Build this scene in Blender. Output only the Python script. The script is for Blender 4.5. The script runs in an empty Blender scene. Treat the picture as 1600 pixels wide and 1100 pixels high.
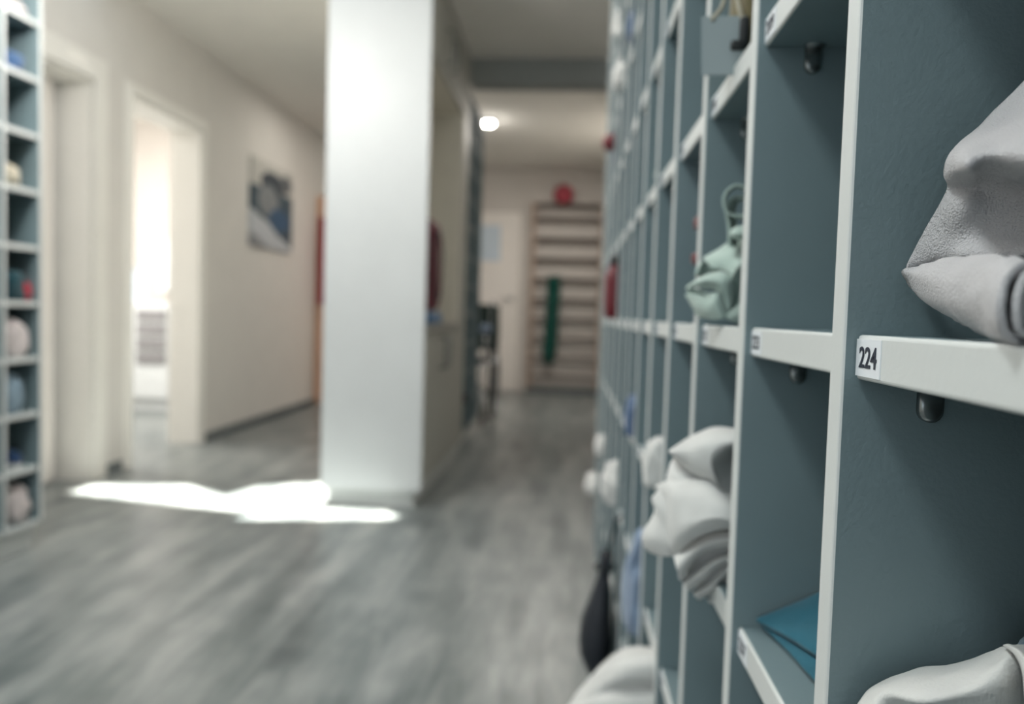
import bpy, bmesh, math, random
from mathutils import Vector, Matrix, noise
random.seed(7)
S = bpy.context.scene
C = S.collection
PI = math.pi

# ------------------------------------------------------------------ camera
F, VX, VY, ROLL, H = 1200.0, 887.0, 494.0, math.radians(1.9), 0.89
yv = Vector((VX-800, 550-VY, -F)).normalized()
up = Vector((math.sin(ROLL), math.cos(ROLL), 0)); up = (up - yv*up.dot(yv)).normalized()
xv = yv.cross(up)
RW = Matrix((xv, yv, up))            # camera -> world rotation (rows are the world axes seen by the camera)
cam = bpy.data.cameras.new('camera'); camo = bpy.data.objects.new('camera', cam); C.objects.link(camo)
camo.matrix_world = Matrix.Translation((0, 0, H)) @ RW.to_4x4()
cam.sensor_width = 36; cam.sensor_fit = 'HORIZONTAL'; cam.lens = 36*F/1600; cam.clip_start = 0.02
cam.dof.use_dof = True; cam.dof.focus_distance = 0.298; cam.dof.aperture_fstop = 5.5; cam.dof.aperture_blades = 7
S.camera = camo

def at(px, py, Y):
    d = RW @ Vector((px-800, 550-py, -F)); t = Y/d.y
    return Vector((0, 0, H)) + d*t

# ------------------------------------------------------------------ view and light
S.view_settings.view_transform = 'Standard'; S.view_settings.look = 'None'
S.view_settings.gamma = 1; S.view_settings.use_curve_mapping = False
S.view_settings.exposure = 0.12
w = bpy.data.worlds.new('daylight'); S.world = w; w.use_nodes = True
w.node_tree.nodes['Background'].inputs[0].default_value = (.82, .92, 1, 1)
w.node_tree.nodes['Background'].inputs[1].default_value = 1.0

def area(name, loc, rot, sx, sy, power, col=(1, 1, 1), spread=PI):
    l = bpy.data.lights.new(name, 'AREA'); l.shape = 'RECTANGLE'; l.size = sx; l.size_y = sy
    l.energy = power; l.color = col; l.spread = spread
    o = bpy.data.objects.new(name, l); C.objects.link(o); o.location = loc; o.rotation_euler = rot
    return o
SUN_D = Vector((0.02, -0.02, -1.0)).normalized()
sl = bpy.data.lights.new('sun', 'SUN'); sl.energy = 42; sl.angle = 0.02; sl.color = (1, .96, .88)
so = bpy.data.objects.new('sun', sl); C.objects.link(so); so.rotation_euler = SUN_D.to_track_quat('-Z', 'Y').to_euler(); so.location = (0, 2, 5)
area('ceiling_panel_light', (-.80, -.10, 2.47), (0, 0, 0), .35, .35, 20, (.93, 1, 1))
area('window_light', (-.9, -1.95, 1.5), (PI/2, 0, 0), 2.4, 1.6, 3.2, (.86, .95, 1))
area('hall_fill_light', (-1.55, 2.0, 2.47), (0, 0, 0), .8, 1.2, 19, (1, .97, .92))  # added fill without a fixture, brightens end panel, left wall, doors and floor
area('corridor_fill_light', (-.15, 2.5, 2.47), (0, 0, 0), .4, .4, 7, (1, .96, .9))  # added to lift the cupboard doors and niche, no lamp there
area('hall_light', (-1.7, 5.9, 2.46), (0, 0, 0), .5, .5, 4, (1, .95, .86))
area('far_hall_fill_light', (-.1, 7.0, 2.55), (0, 0, 0), .8, .8, 24, (1, .94, .86))  # extra light added to brighten the far end, apart from the ceiling lamp
area('side_room_fill_light', (-3.6, 4.9, 2.4), (0, 0, 0), 1.2, 1.2, 44, (1, .96, .9))  # unseen light added to make the side room and its floor bright
area('side_wall_fill_light', (-4.45, 5.0, 1.4), (0, -PI/2, 0), 1.4, 1.6, 50, (1, .97, .92))  # added light in front of the solid left wall, which has no window

def bulb(name, loc, power, r, col):
    l = bpy.data.lights.new(name, 'POINT'); l.energy = power; l.shadow_soft_size = r; l.color = col
    o = bpy.data.objects.new(name, l); C.objects.link(o); o.location = loc
bulb('ceiling_fill_light', (-1.35, 2.1, 2.12), 34, .12, (1, .98, .95))  # point light added to brighten the ceiling, no pendant hangs here
bulb('far_lamp_light', (-.745, 6.75, 2.36), 1.5, .05, (1, .95, .88))

# ------------------------------------------------------------------ materials
def mat(name, col, rough=.6, metal=0, bump=0, bscale=200, var=0, vscale=6, emit=None, spec=.5, alpha=None, trans=0, stretch=(1,1,1)):
    m = bpy.data.materials.new(name); m.use_nodes = True; nt = m.node_tree; b = nt.nodes['Principled BSDF']
    b.inputs['Base Color'].default_value = (*col, 1); b.inputs['Roughness'].default_value = rough
    b.inputs['Metallic'].default_value = metal; b.inputs['Specular IOR Level'].default_value = spec
    b.inputs['Transmission Weight'].default_value = trans
    tc = nt.nodes.new('ShaderNodeTexCoord'); mp = nt.nodes.new('ShaderNodeMapping'); mp.inputs['Scale'].default_value = stretch
    nt.links.new(tc.outputs['Object'], mp.inputs[0])
    n = nt.nodes.new('ShaderNodeTexNoise'); n.inputs['Scale'].default_value = vscale; n.inputs['Detail'].default_value = 3
    nt.links.new(mp.outputs[0], n.inputs['Vector'])
    r = nt.nodes.new('ShaderNodeValToRGB')
    v = max(var, .02)
    r.color_ramp.elements[0].position = .3; r.color_ramp.elements[1].position = .7
    r.color_ramp.elements[0].color = (*[c*(1-v) for c in col], 1); r.color_ramp.elements[1].color = (*[min(1, c*(1+v)) for c in col], 1)
    nt.links.new(n.outputs['Fac'], r.inputs[0]); nt.links.new(r.outputs[0], b.inputs['Base Color'])
    if bump:
        n2 = nt.nodes.new('ShaderNodeTexNoise'); n2.inputs['Scale'].default_value = bscale; n2.inputs['Detail'].default_value = 2
        nt.links.new(mp.outputs[0], n2.inputs['Vector'])
        bp = nt.nodes.new('ShaderNodeBump'); bp.inputs['Strength'].default_value = bump; bp.inputs['Distance'].default_value = .002
        nt.links.new(n2.outputs['Fac'], bp.inputs['Height']); nt.links.new(bp.outputs[0], b.inputs['Normal'])
    if emit:
        b.inputs['Emission Color'].default_value = (*col, 1); b.inputs['Emission Strength'].default_value = emit
    return m
def fabric(name, col, weave=900, strength=.35, var=.05):
    m = mat(name, col, .9, 0, 0, var=var, vscale=30, spec=.2); nt = m.node_tree; b = nt.nodes['Principled BSDF']
    b.inputs['Sheen Weight'].default_value = .25
    tc = nt.nodes.new('ShaderNodeTexCoord')
    hs = []
    for k, st in enumerate(((1, 1, .35), (.35, 1, 1))):
        mp = nt.nodes.new('ShaderNodeMapping'); mp.inputs['Scale'].default_value = st; mp.inputs['Rotation'].default_value = (0, .5+k, .3)
        nt.links.new(tc.outputs['Object'], mp.inputs[0])
        n = nt.nodes.new('ShaderNodeTexNoise'); n.inputs['Scale'].default_value = weave; n.inputs['Detail'].default_value = 1
        nt.links.new(mp.outputs[0], n.inputs['Vector']); hs.append(n)
    a = nt.nodes.new('ShaderNodeMath'); a.operation = 'ADD'
    nt.links.new(hs[0].outputs['Fac'], a.inputs[0]); nt.links.new(hs[1].outputs['Fac'], a.inputs[1])
    bp = nt.nodes.new('ShaderNodeBump'); bp.inputs['Strength'].default_value = strength; bp.inputs['Distance'].default_value = .0007
    nt.links.new(a.outputs[0], bp.inputs['Height']); nt.links.new(bp.outputs[0], b.inputs['Normal'])
    return m
M = {}
M['board'] = mat('grey_blue_board', (.18, .245, .262), .55, bump=.12, bscale=500, var=.05, vscale=9)
M['edge'] = mat('white_edge_band', (.645, .665, .65), .45, bump=.05, bscale=300, var=.03)
M['edge_dark'] = mat('grey_edge_band', (.22, .27, .28), .5, var=.05)
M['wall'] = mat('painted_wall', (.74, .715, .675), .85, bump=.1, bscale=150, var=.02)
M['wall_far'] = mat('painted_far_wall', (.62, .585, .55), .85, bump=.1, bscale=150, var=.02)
M['ceiling'] = mat('painted_ceiling', (.86, .84, .79), .9, var=.02)
M['beam'] = mat('grey_beam', (.36, .38, .37), .85, var=.02)  # one even grey, darker than the ceiling
M['side_wall'] = mat('cream_side_room_paint', (.60, .565, .53), .8, var=.02)
M['white'] = mat('white_laminate', (.60, .625, .63), .42, var=.02)
M['trim'] = mat('door_frame_paint', (.86, .84, .79), .45, var=.02)
M['leaf'] = mat('door_leaf_paint', (.80, .76, .72), .5, var=.02)
M['skirt'] = mat('grey_skirting', (.14, .16, .165), .5, var=.1)
M['cup'] = mat('grey_beige_laminate', (.42, .42, .38), .5, var=.03)
M['niche'] = mat('cream_laminate', (.84, .80, .70), .6, var=.03)
M['counter'] = mat('grey_worktop', (.30, .30, .28), .4, var=.1, vscale=60)
M['steel'] = mat('brushed_steel', (.55, .56, .56), .3, .9, bump=.05)
M['clip'] = mat('dark_nickel', (.28, .30, .30), .25, .9, var=.1)
M['beech'] = mat('beech_wood', (.66, .40, .27), .5, var=.15, vscale=8, stretch=(1, 1, .15))
M['rung'] = mat('grey_brown_wood', (.13, .105, .09), .5, var=.15, vscale=8, stretch=(.15, 1, 1))
M['ladder'] = mat('tan_wood', (.40, .30, .235), .5, var=.15, vscale=8, stretch=(1, 1, .15))
M['paper'] = mat('label_paper', (.80, .83, .86), .35, var=.01)
M['ink'] = mat('label_ink', (.012, .018, .035), .5)
M['rubber'] = mat('black_rubber', (.015, .017, .018), .6, var=.1)
M['red'] = mat('red_vinyl', (.14, .008, .016), .4, var=.1)
M['darkred'] = mat('dark_red_fabric', (.13, .012, .028), .6, var=.15)
M['ballred'] = mat('pink_red_rubber', (.38, .05, .075), .5, var=.08)
M['blue'] = mat('blue_plastic', (.02, .14, .33), .4, var=.1)
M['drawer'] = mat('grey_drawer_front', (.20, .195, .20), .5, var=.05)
M['posterblue'] = mat('pale_blue_paper', (.55, .64, .72), .6)
M['lampglow'] = mat('lamp_glow', (1, .97, .9), .5, emit=60)
M['chrome'] = mat('chrome', (.35, .37, .39), .25, 1)
M['black'] = mat('black_fabric', (.012, .016, .024), .75, bump=.2, var=.2)
M['greenblack'] = mat('dark_green_fabric', (.02, .04, .035), .75, bump=.2, var=.2)
F_ = {}
F_['white'] = fabric('white_cotton', (.64, .64, .62))
F_['grey'] = fabric('pale_grey_cotton', (.56, .545, .555), 1500, 1.0)
F_['mint'] = fabric('mint_cotton', (.42, .52, .47))
F_['teal'] = fabric('teal_cotton', (.015, .115, .165), var=.15)
F_['navy'] = fabric('navy_cotton', (.02, .05, .12))
F_['blue'] = fabric('blue_cotton', (.05, .10, .2))
F_['lblue'] = fabric('light_blue_cotton', (.20, .27, .38), var=.3)
F_['pink'] = fabric('pale_pink_cotton', (.52, .47, .46))
F_['green'] = fabric('green_cotton', (.0, .065, .05), var=.15)
F_['cream'] = fabric('cream_cotton', (.50, .46, .36))
F_['khaki'] = fabric('khaki_canvas', (.18, .15, .08), var=.2)
F_['darkteal'] = fabric('dark_teal_cotton', (.01, .05, .065))
F_['red'] = fabric('red_cotton', (.35, .02, .04))
F_['greyblue'] = fabric('grey_blue_cotton', (.20, .28, .34))

def floor_material():
    m = bpy.data.materials.new('grey_wood_vinyl_planks'); m.use_nodes = True; nt = m.node_tree; b = nt.nodes['Principled BSDF']
    N = nt.nodes.new; L = nt.links.new
    tc = N('ShaderNodeTexCoord')
    mp = N('ShaderNodeMapping'); mp.inputs['Rotation'].default_value = (0, 0, PI/2); L(tc.outputs['Object'], mp.inputs[0])
    br = N('ShaderNodeTexBrick'); br.inputs['Scale'].default_value = 1; br.inputs['Brick Width'].default_value = 1.2; br.inputs['Row Height'].default_value = .18
    br.inputs['Mortar Size'].default_value = .0012; br.inputs['Color1'].default_value = (.3, .3, .3, 1); br.inputs['Color2'].default_value = (.7, .7, .7, 1); br.inputs['Mortar'].default_value = (.1, .1, .1, 1)
    L(mp.outputs[0], br.inputs['Vector'])
    m2 = N('ShaderNodeMapping'); m2.inputs['Scale'].default_value = (1, .16, 1); L(tc.outputs['Object'], m2.inputs[0])
    n1 = N('ShaderNodeTexNoise'); n1.inputs['Scale'].default_value = 11; n1.inputs['Detail'].default_value = 6; n1.inputs['Distortion'].default_value = .6; L(m2.outputs[0], n1.inputs['Vector'])
    n2 = N('ShaderNodeTexNoise'); n2.inputs['Scale'].default_value = 60; n2.inputs['Detail'].default_value = 4; L(m2.outputs[0], n2.inputs['Vector'])
    n3 = N('ShaderNodeTexNoise'); n3.inputs['Scale'].default_value = 5; n3.inputs['Detail'].default_value = 2; L(tc.outputs['Object'], n3.inputs['Vector'])
    def mix(a, bb, f):
        x = N('ShaderNodeMix'); x.data_type = 'FLOAT'; x.inputs[0].default_value = f; L(a, x.inputs[2]); L(bb, x.inputs[3]); return x.outputs[0]
    s = mix(n1.outputs['Fac'], n2.outputs['Fac'], .25); s = mix(s, br.outputs['Color'], .13); s = mix(s, n3.outputs['Fac'], .2)
    r = N('ShaderNodeValToRGB'); e = r.color_ramp.elements
    e[0].position = .34; e[0].color = (.065, .08, .085, 1); e[1].position = .64; e[1].color = (.32, .335, .325, 1)
    k = e.new(.48); k.color = (.165, .185, .185, 1)
    L(s, r.inputs[0]); L(r.outputs[0], b.inputs['Base Color'])
    b.inputs['Roughness'].default_value = .31; b.inputs['Specular IOR Level'].default_value = .5
    bp = N('ShaderNodeBump'); bp.inputs['Strength'].default_value = .15; bp.inputs['Distance'].default_value = .002
    L(n2.outputs['Fac'], bp.inputs['Height']); L(bp.outputs[0], b.inputs['Normal'])
    return m
M['floor'] = floor_material()

def picture_material():
    m = bpy.data.materials.new('winter_scene_print'); m.use_nodes = True; nt = m.node_tree; b = nt.nodes['Principled BSDF']
    N = nt.nodes.new; L = nt.links.new
    tc = N('ShaderNodeTexCoord'); sp = N('ShaderNodeSeparateXYZ'); L(tc.outputs['Object'], sp.inputs[0])
    n = N('ShaderNodeTexNoise'); n.inputs['Scale'].default_value = 5; n.inputs['Detail'].default_value = 4; L(tc.outputs['Object'], n.inputs['Vector'])
    def math_(op, a, bb):
        x = N('ShaderNodeMath'); x.operation = op
        for i, v in enumerate((a, bb)):
            if isinstance(v, (int, float)): x.inputs[i].default_value = v
            else: L(v, x.inputs[i])
        return x.outputs[0]
    y, z = sp.outputs['Y'], sp.outputs['Z']           # y 0..0.82, z 0..0.65, in the print's own space
    wob = math_('MULTIPLY', math_('SUBTRACT', n.outputs['Fac'], .5), .35)
    def mixc(fac, a, bb):
        x = N('ShaderNodeMix'); x.data_type = 'RGBA'; L(fac, x.inputs[0])
        for i, v in ((6, a), (7, bb)):
            if isinstance(v, tuple): x.inputs[i].default_value = (*v, 1)
            else: L(v, x.inputs[i])
        return x.outputs[2]
    def ellipse(cy, cz, ry, rz):
        a = math_('DIVIDE', math_('SUBTRACT', y, cy), ry); c = math_('DIVIDE', math_('SUBTRACT', z, cz), rz)
        d = math_('ADD', math_('MULTIPLY', a, a), math_('MULTIPLY', c, c))
        return math_('LESS_THAN', math_('ADD', d, wob), 1.0)
    col = mixc(math_('LESS_THAN', z, .45), (.55, .54, .50), (.05, .085, .11))           # pale sky over dark water
    col = mixc(ellipse(.40, .50, .24, .09), col, (.045, .06, .075))                       # dark tree crown
    col = mixc(ellipse(.68, .54, .12, .07), col, (.12, .13, .14))
    col = mixc(ellipse(.32, .36, .2, .12), col, (.22, .24, .25))                          # pale haze in the middle
    col = mixc(ellipse(.55, .24, .22, .09), col, (.04, .10, .18))
    snow = math_('ADD', math_('MULTIPLY', y, -.30), .28)
    snow = math_('ADD', snow, math_('MULTIPLY', wob, .3))
    col = mixc(math_('LESS_THAN', z, snow), col, (.52, .55, .58))                         # snow slope
    low = math_('ADD', math_('MULTIPLY', y, -.30), .10)
    col = mixc(math_('LESS_THAN', z, low), col, (.27, .28, .30))
    L(col, b.inputs['Base Color']); b.inputs['Roughness'].default_value = .6
    return m
M['print'] = picture_material()

# ------------------------------------------------------------------ helpers
def tag(o, label=None, cat=None, group=None, kind=None):
    for k, v in (('label', label), ('category', cat), ('group', group), ('kind', kind)):
        if v: o[k] = v
    return o
def link(name, bm, ms, parent=None, smooth=False, loc=None):
    me = bpy.data.meshes.new(name); bmesh.ops.recalc_face_normals(bm, faces=bm.faces) if bm.faces else None
    bm.to_mesh(me); bm.free()
    for m in (ms if isinstance(ms, (list, tuple)) else [ms]): me.materials.append(m)
    if smooth:
        for p in me.polygons: p.use_smooth = True
    o = bpy.data.objects.new(name, me); C.objects.link(o)
    if parent: o.parent = parent
    if loc is not None: o.location = loc
    return o
def empty(name, loc, label, cat, group=None, rz=0):
    o = bpy.data.objects.new(name, None); C.objects.link(o); o.location = loc; o.rotation_euler = (0, 0, rz); o.empty_display_size = .05
    return tag(o, label, cat, group)
def box(bm, a, b, bev=0, seg=2, mi=0, face_mi=None):
    x0, y0, z0 = a; x1, y1, z1 = b
    vs = [bm.verts.new((x, y, z)) for x in (x0, x1) for y in (y0, y1) for z in (z0, z1)]
    fs = [bm.faces.new([vs[i] for i in q]) for q in ((0, 1, 3, 2), (4, 6, 7, 5), (0, 4, 5, 1), (2, 3, 7, 6), (0, 2, 6, 4), (1, 5, 7, 3))]
    for f in fs: f.material_index = mi
    if bev:
        es = list({e for f in fs for e in f.edges})
        r = bmesh.ops.bevel(bm, geom=es, offset=bev, segments=seg, affect='EDGES', profile=.5)
        for f in r['faces']: f.material_index = mi
def bx(a, b, bev=0, mi=0):
    bm = bmesh.new(); box(bm, a, b, bev, mi=mi); return bm
def struct(name, bm, m, parent=None, smooth=False):
    o = link(name, bm, m, parent, smooth)
    if not parent: o['kind'] = 'structure'
    return o
def tube(bm, pts, r, n=10, closed=False):
    pts = [Vector(p) for p in pts]; rings = []
    L_ = len(pts); rr = r if isinstance(r, (list, tuple)) else [r]*L_
    u = None
    for i, p in enumerate(pts):
        a = pts[(i-1) % L_] if (closed or i > 0) else p; b = pts[(i+1) % L_] if (closed or i < L_-1) else p
        t = (b-a).normalized()
        if u is None: u = t.orthogonal().normalized()
        u = (u - t*u.dot(t)).normalized(); v = t.cross(u)
        rings.append([bm.verts.new(p + (u*math.cos(k*2*PI/n) + v*math.sin(k*2*PI/n))*rr[i]) for k in range(n)])
    m = L_ if closed else L_-1
    for i in range(m):
        A, B = rings[i], rings[(i+1) % L_]
        for k in range(n): bm.faces.new((A[k], A[(k+1) % n], B[(k+1) % n], B[k]))
    if not closed:
        bm.faces.new(rings[0][::-1]); bm.faces.new(rings[-1])
def arc(c, r, a0, a1, n, ax='yz'):
    out = []
    for i in range(n+1):
        a = a0+(a1-a0)*i/n; u, v = r*math.cos(a), r*math.sin(a)
        out.append((c[0], c[1]+u, c[2]+v) if ax == 'yz' else ((c[0]+u, c[1], c[2]+v) if ax == 'xz' else (c[0]+u, c[1]+v, c[2])))
    return out
def cr(p0, p1, p2, p3, t):
    return .5*((2*p1) + (p2-p0)*t + (2*p0-5*p1+4*p2-p3)*t*t + (3*p1-p0-3*p2+p3)*t**3)
def spline(pts, n):
    out = []
    for i in range(len(pts)-1):
        p = [pts[max(0, i-1)], pts[i], pts[i+1], pts[min(len(pts)-1, i+2)]]
        for k in range(n): out.append(cr(*p, k/n))
    out.append(pts[-1]); return out
def sheet(bm, rows, n=7, thick=.002, wob=0, ws=60, seed=0):
    """cloth: a lofted surface through real points, closed into a body of the given thickness"""
    g = [spline([Vector(p) for p in r], n) for r in rows]
    cols = [spline([g[i][j] for i in range(len(g))], n) for j in range(len(g[0]))]
    nr, nc = len(cols[0]), len(cols)
    P = [[cols[j][i].copy() for j in range(nc)] for i in range(nr)]
    NV = [[None]*nc for _ in range(nr)]
    for i in range(nr):
        for j in range(nc):
            a = P[min(i+1, nr-1)][j]-P[max(i-1, 0)][j]; b = P[i][min(j+1, nc-1)]-P[i][max(j-1, 0)]
            q = a.cross(b); NV[i][j] = q.normalized() if q.length > 1e-12 else Vector((0, -1, 0))
    if NV[nr//2][nc//2].dot(Vector((0, 0, H))-P[nr//2][nc//2]) < 0:
        NV = [[-v for v in r] for r in NV]
    if wob:
        for i in range(nr):
            for j in range(nc):
                q = P[i][j]*ws + Vector((seed, seed*.7, 0)); a = abs(noise.noise(q)); P[i][j] = P[i][j] + NV[i][j]*wob*(.5-1.6*a + .4*noise.noise(q*2.7))
    A = [[bm.verts.new(P[i][j]) for j in range(nc)] for i in range(nr)]
    B = [[bm.verts.new(P[i][j]-NV[i][j]*thick) for j in range(nc)] for i in range(nr)]
    for i in range(nr-1):
        for j in range(nc-1):
            bm.faces.new((A[i][j], A[i][j+1], A[i+1][j+1], A[i+1][j])); bm.faces.new((B[i][j], B[i+1][j], B[i+1][j+1], B[i][j+1]))
    ring = [(i, 0) for i in range(nr)] + [(nr-1, j) for j in range(1, nc)] + [(i, nc-1) for i in range(nr-2, -1, -1)] + [(0, j) for j in range(nc-2, 0, -1)]
    for k in range(len(ring)):
        (i, j), (p, q) = ring[k], ring[(k+1) % len(ring)]
        bm.faces.new((A[i][j], A[p][q], B[p][q], B[i][j]))
def px(rows): return [[at(*p) for p in r] for r in rows]
def crumple(bm, c, size, seed=0, amp=.35, freq=1.25, sub=4, flat=True, fold=1.0):
    """a bunched-up cloth: rounded body, flat on what it lies on, with ridged folds"""
    r = bmesh.ops.create_icosphere(bm, subdivisions=sub, radius=1.0)
    c = Vector(c); sx, sy, sz = size
    for v in r['verts']:
        p = v.co.copy(); s = Vector((seed*3.1, seed*1.7, seed*.9))
        q = Vector([math.copysign(abs(a)**.75, a) for a in p])
        n1 = 1-2*abs(noise.noise(p*freq + s)); n2 = 1-2*abs(noise.noise(p*freq*2.3 + s*2))
        k = 1 + amp*(.6*n1 + .16*n2*fold) - amp*.45
        q = q*k
        if flat: q.z = max(q.z, -.62) + .62; q.z /= 1.45
        v.co = c + Vector((q.x*sx, q.y*sy, q.z*sz))
def folded(bm, c, size, layers=3, seed=0):
    """folded cloth: soft layered slabs, each closed along one side"""
    rnd = random.Random(seed); x, y, z = c; sx, sy, sz = size; t = sz/layers
    for i in range(layers):
        dx, dy = rnd.uniform(-.06, .06)*sx, rnd.uniform(-.06, .06)*sy
        sec = []
        for k in range(9):
            u = k/8; a = PI*u
            sec.append((-.5 - .10*math.sin(a), .5-.5*math.cos(a)))
        prof = [(.5, 0)] + [(-.4, 0)] + [(-.4-.1*math.sin(PI*k/6), .5-.5*math.cos(PI*k/6)) for k in range(1, 6)] + [(-.4, 1), (.5, 1)]
        rows = []
        for j in range(9):
            yy = -.5+j/8; e = 1-.12*(abs(yy)*2)**4
            rows.append([bm.verts.new((x+dx+px_*sx*e, y+dy+yy*sy, z+i*t+pz*t*.94 + sz*.05*noise.noise(Vector((px_*2+seed, yy*3, i)))*(i+pz)/layers)) for px_, pz in prof])
        for j in range(8):
            for k in range(len(prof)):
                a, b = k, (k+1) % len(prof); bm.faces.new((rows[j][a], rows[j][b], rows[j+1][b], rows[j+1][a]))
        bm.faces.new(rows[0]); bm.faces.new(rows[-1][::-1])

# ------------------------------------------------------------------ room shell
XL, ZC, YF, XR, YB = -2.35, 2.5, 8.9, .50, -2.1
bm = bmesh.new(); box(bm, (-4.7, YB-.1, -.1), (XR+.1, YF+.1, 0)); struct('floor', bm, M['floor'])

# made-up hole in the ceiling, shaped to give the sun patch on the floor
sunpoly = [(-2.29, 3.39), (-2.29, 3.56), (-1.846, 3.64), (-1.66, 3.52), (-1.58, 3.47), (-1.501, 3.68), (-1.215, 3.84), (-1.10, 3.56), (-.90, 3.40), (-.70, 3.27), (-.72, 3.21), (-1.363, 3.079), (-1.34, 3.20), (-1.55, 3.24)]
shift = -SUN_D*(ZC/-SUN_D.z)
hole = [(x+shift.x, y+shift.y) for x, y in sunpoly]
bm = bmesh.new()
def loop(bm, pts, z):
    vs = [bm.verts.new((x, y, z)) for x, y in pts]
    for i in range(len(vs)): bm.edges.new((vs[i], vs[(i+1) % len(vs)]))
    return vs
loop(bm, [(XL-.2, YB), (XR, YB), (XR, 4.9), (XL-.2, 4.9)], ZC); loop(bm, hole, ZC)
bmesh.ops.triangle_fill(bm, use_beauty=True, use_dissolve=False, edges=bm.edges[:])
r = bmesh.ops.extrude_face_region(bm, geom=bm.faces[:])
for v in [g for g in r['geom'] if isinstance(g, bmesh.types.BMVert)]: v.co.z += .04
struct('ceiling', bm, M['ceiling'])
struct('ceiling', bx((-1.05, 4.9, 2.58), (XR, YF+.1, 2.66)), M['ceiling'])
struct('ceiling', bx((XL-.2, 4.9, ZC), (-1.05, YF+.1, 2.66)), M['ceiling'])
struct('ceiling', bx((-4.7, 2.6, 2.5), (XL-.2, 6.8, 2.6)), M['ceiling'])
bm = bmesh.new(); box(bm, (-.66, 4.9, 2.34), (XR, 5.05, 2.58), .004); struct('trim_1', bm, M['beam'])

# left wall with two door openings (0.2 m thick)
D1 = (2.84, 3.645, 1.97); D2 = (3.98, 4.777, 2.0)
bm = bmesh.new()
X0, X1 = XL-.2, XL
box(bm, (X0, YB, 0), (X1, D1[0], 2.6)); box(bm, (X0, D1[0], D1[2]), (X1, D1[1], 2.6)); box(bm, (X0, D1[1], 0), (X1, D2[0], 2.6))
box(bm, (X0, D2[0], D2[2]), (X1, D2[1], 2.6)); box(bm, (X0, D2[1], 0), (X1, YF, 2.6))
struct('wall_left', bm, M['wall'])
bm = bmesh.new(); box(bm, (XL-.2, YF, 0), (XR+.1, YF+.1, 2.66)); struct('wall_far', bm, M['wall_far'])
bm = bmesh.new(); box(bm, (XR, YB, 0), (XR+.1, YF, 2.66)); struct('wall_right', bm, M['wall'])
bm = bmesh.new()     # wall behind the viewer with a big window opening
box(bm, (XL, YB-.1, 0), (XR, YB, .6)); box(bm, (XL, YB-.1, 2.35), (XR, YB, 2.5)); box(bm, (XL, YB-.1, .6), (-2.15, YB, 2.35)); box(bm, (.35, YB-.1, .6), (XR, YB, 2.35))
struct('wall_back', bm, M['wall'])
bm = bmesh.new(); box(bm, (XL, 4.84, 0), (XL+.012, 7.35, .055), .003); struct('baseboard_left', bm, M['skirt'])
bm = bmesh.new(); box(bm, (XL, 3.775, 0), (XL+.012, 3.90, .055), .003); struct('baseboard_middle', bm, M['skirt'])
bm = bmesh.new(); box(bm, (-.47, YF-.014, 0), (XR, YF, .06), .003); struct('baseboard_far', bm, M['skirt'])

def casing(bm, y0, y1, z1, wd, x=XL, steps=2):
    """profiled door casing around an opening plus the lining of the reveal"""
    for s in range(steps):
        a = wd*(1-s/steps); d = .010 + .010*s
        box(bm, (x, y0-a, 0), (x+d, y0, z1+a), .003); box(bm, (x, y1, 0), (x+d, y1+a, z1+a), .003); box(bm, (x, y0-.001, z1), (x+d, y1+.001, z1+a), .003)
    box(bm, (x-.2, y0-.001, 0), (x+.002, y0+.018, z1)); box(bm, (x-.2, y1-.018, 0), (x+.002, y1+.001, z1)); box(bm, (x-.2, y0, z1-.018), (x+.002, y1, z1+.001))
def lever(bm, p, s=1, ax='y', out=1):
    """rose, neck and lever handle"""
    x, y, z = p
    if ax == 'y':
        tube(bm, [(x, y, z), (x+out*.012, y, z)], .026, 16); tube(bm, [(x, y, z), (x+out*.045, y, z), (x+out*.052, y+s*.012, z), (x+out*.052, y+s*.12, z)], .009)
    else:
        tube(bm, [(x, y, z), (x, y+out*.012, z)], .026, 16); tube(bm, [(x, y, z), (x, y+out*.045, z), (x+s*.012, y+out*.052, z), (x+s*.12, y+out*.052, z)], .009)

bm = bmesh.new(); casing(bm, *D1, .12)
d1 = struct('door_1', bm, M['trim'])
lf = link('door_leaf', bx((XL-.185, D1[0]+.02, .006), (XL-.145, D1[1]-.075, D1[2]-.02), .003), M['leaf'], d1)
bm = bmesh.new(); lever(bm, (XL-.145, D1[0]+.10, 1.03)); link('door_handle', bm, M['steel'], lf, True)
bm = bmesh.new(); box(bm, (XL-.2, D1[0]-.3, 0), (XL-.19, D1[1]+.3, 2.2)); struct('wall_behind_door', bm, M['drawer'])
bm = bmesh.new(); casing(bm, *D2, .06)
d2 = struct('door_2', bm, M['trim'])

# side room behind the open doorway
bm = bmesh.new()
box(bm, (-4.7, 6.6, 0), (-4.1, 6.7, 2.6)); box(bm, (-3.74, 6.6, 0), (XL-.2, 6.7, 2.6)); box(bm, (-4.1, 6.6, 0), (-3.74, 6.7, .62)); box(bm, (-4.1, 6.6, 1.22), (-3.74, 6.7, 2.6))
struct('wall_side_room_far', bm, M['side_wall'])
bm = bmesh.new(); box(bm, (-4.7, 2.7, 0), (-4.6, 6.6, 2.6)); struct('wall_side_room_left', bm, M['side_wall'])
bm = bmesh.new(); box(bm, (-4.7, 2.6, 0), (XL-.2, 2.7, 2.6)); struct('wall_side_room_near', bm, M['side_wall'])
bm = bmesh.new()
box(bm, (-4.1, 6.6, .62), (-4.06, 6.66, 1.22), .004); box(bm, (-3.78, 6.6, .62), (-3.74, 6.66, 1.22), .004); box(bm, (-4.06, 6.6, .62), (-3.78, 6.66, .66), .004); box(bm, (-4.06, 6.6, 1.18), (-3.78, 6.66, 1.22), .004)
w1 = struct('window_1', bm, M['white'])
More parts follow.
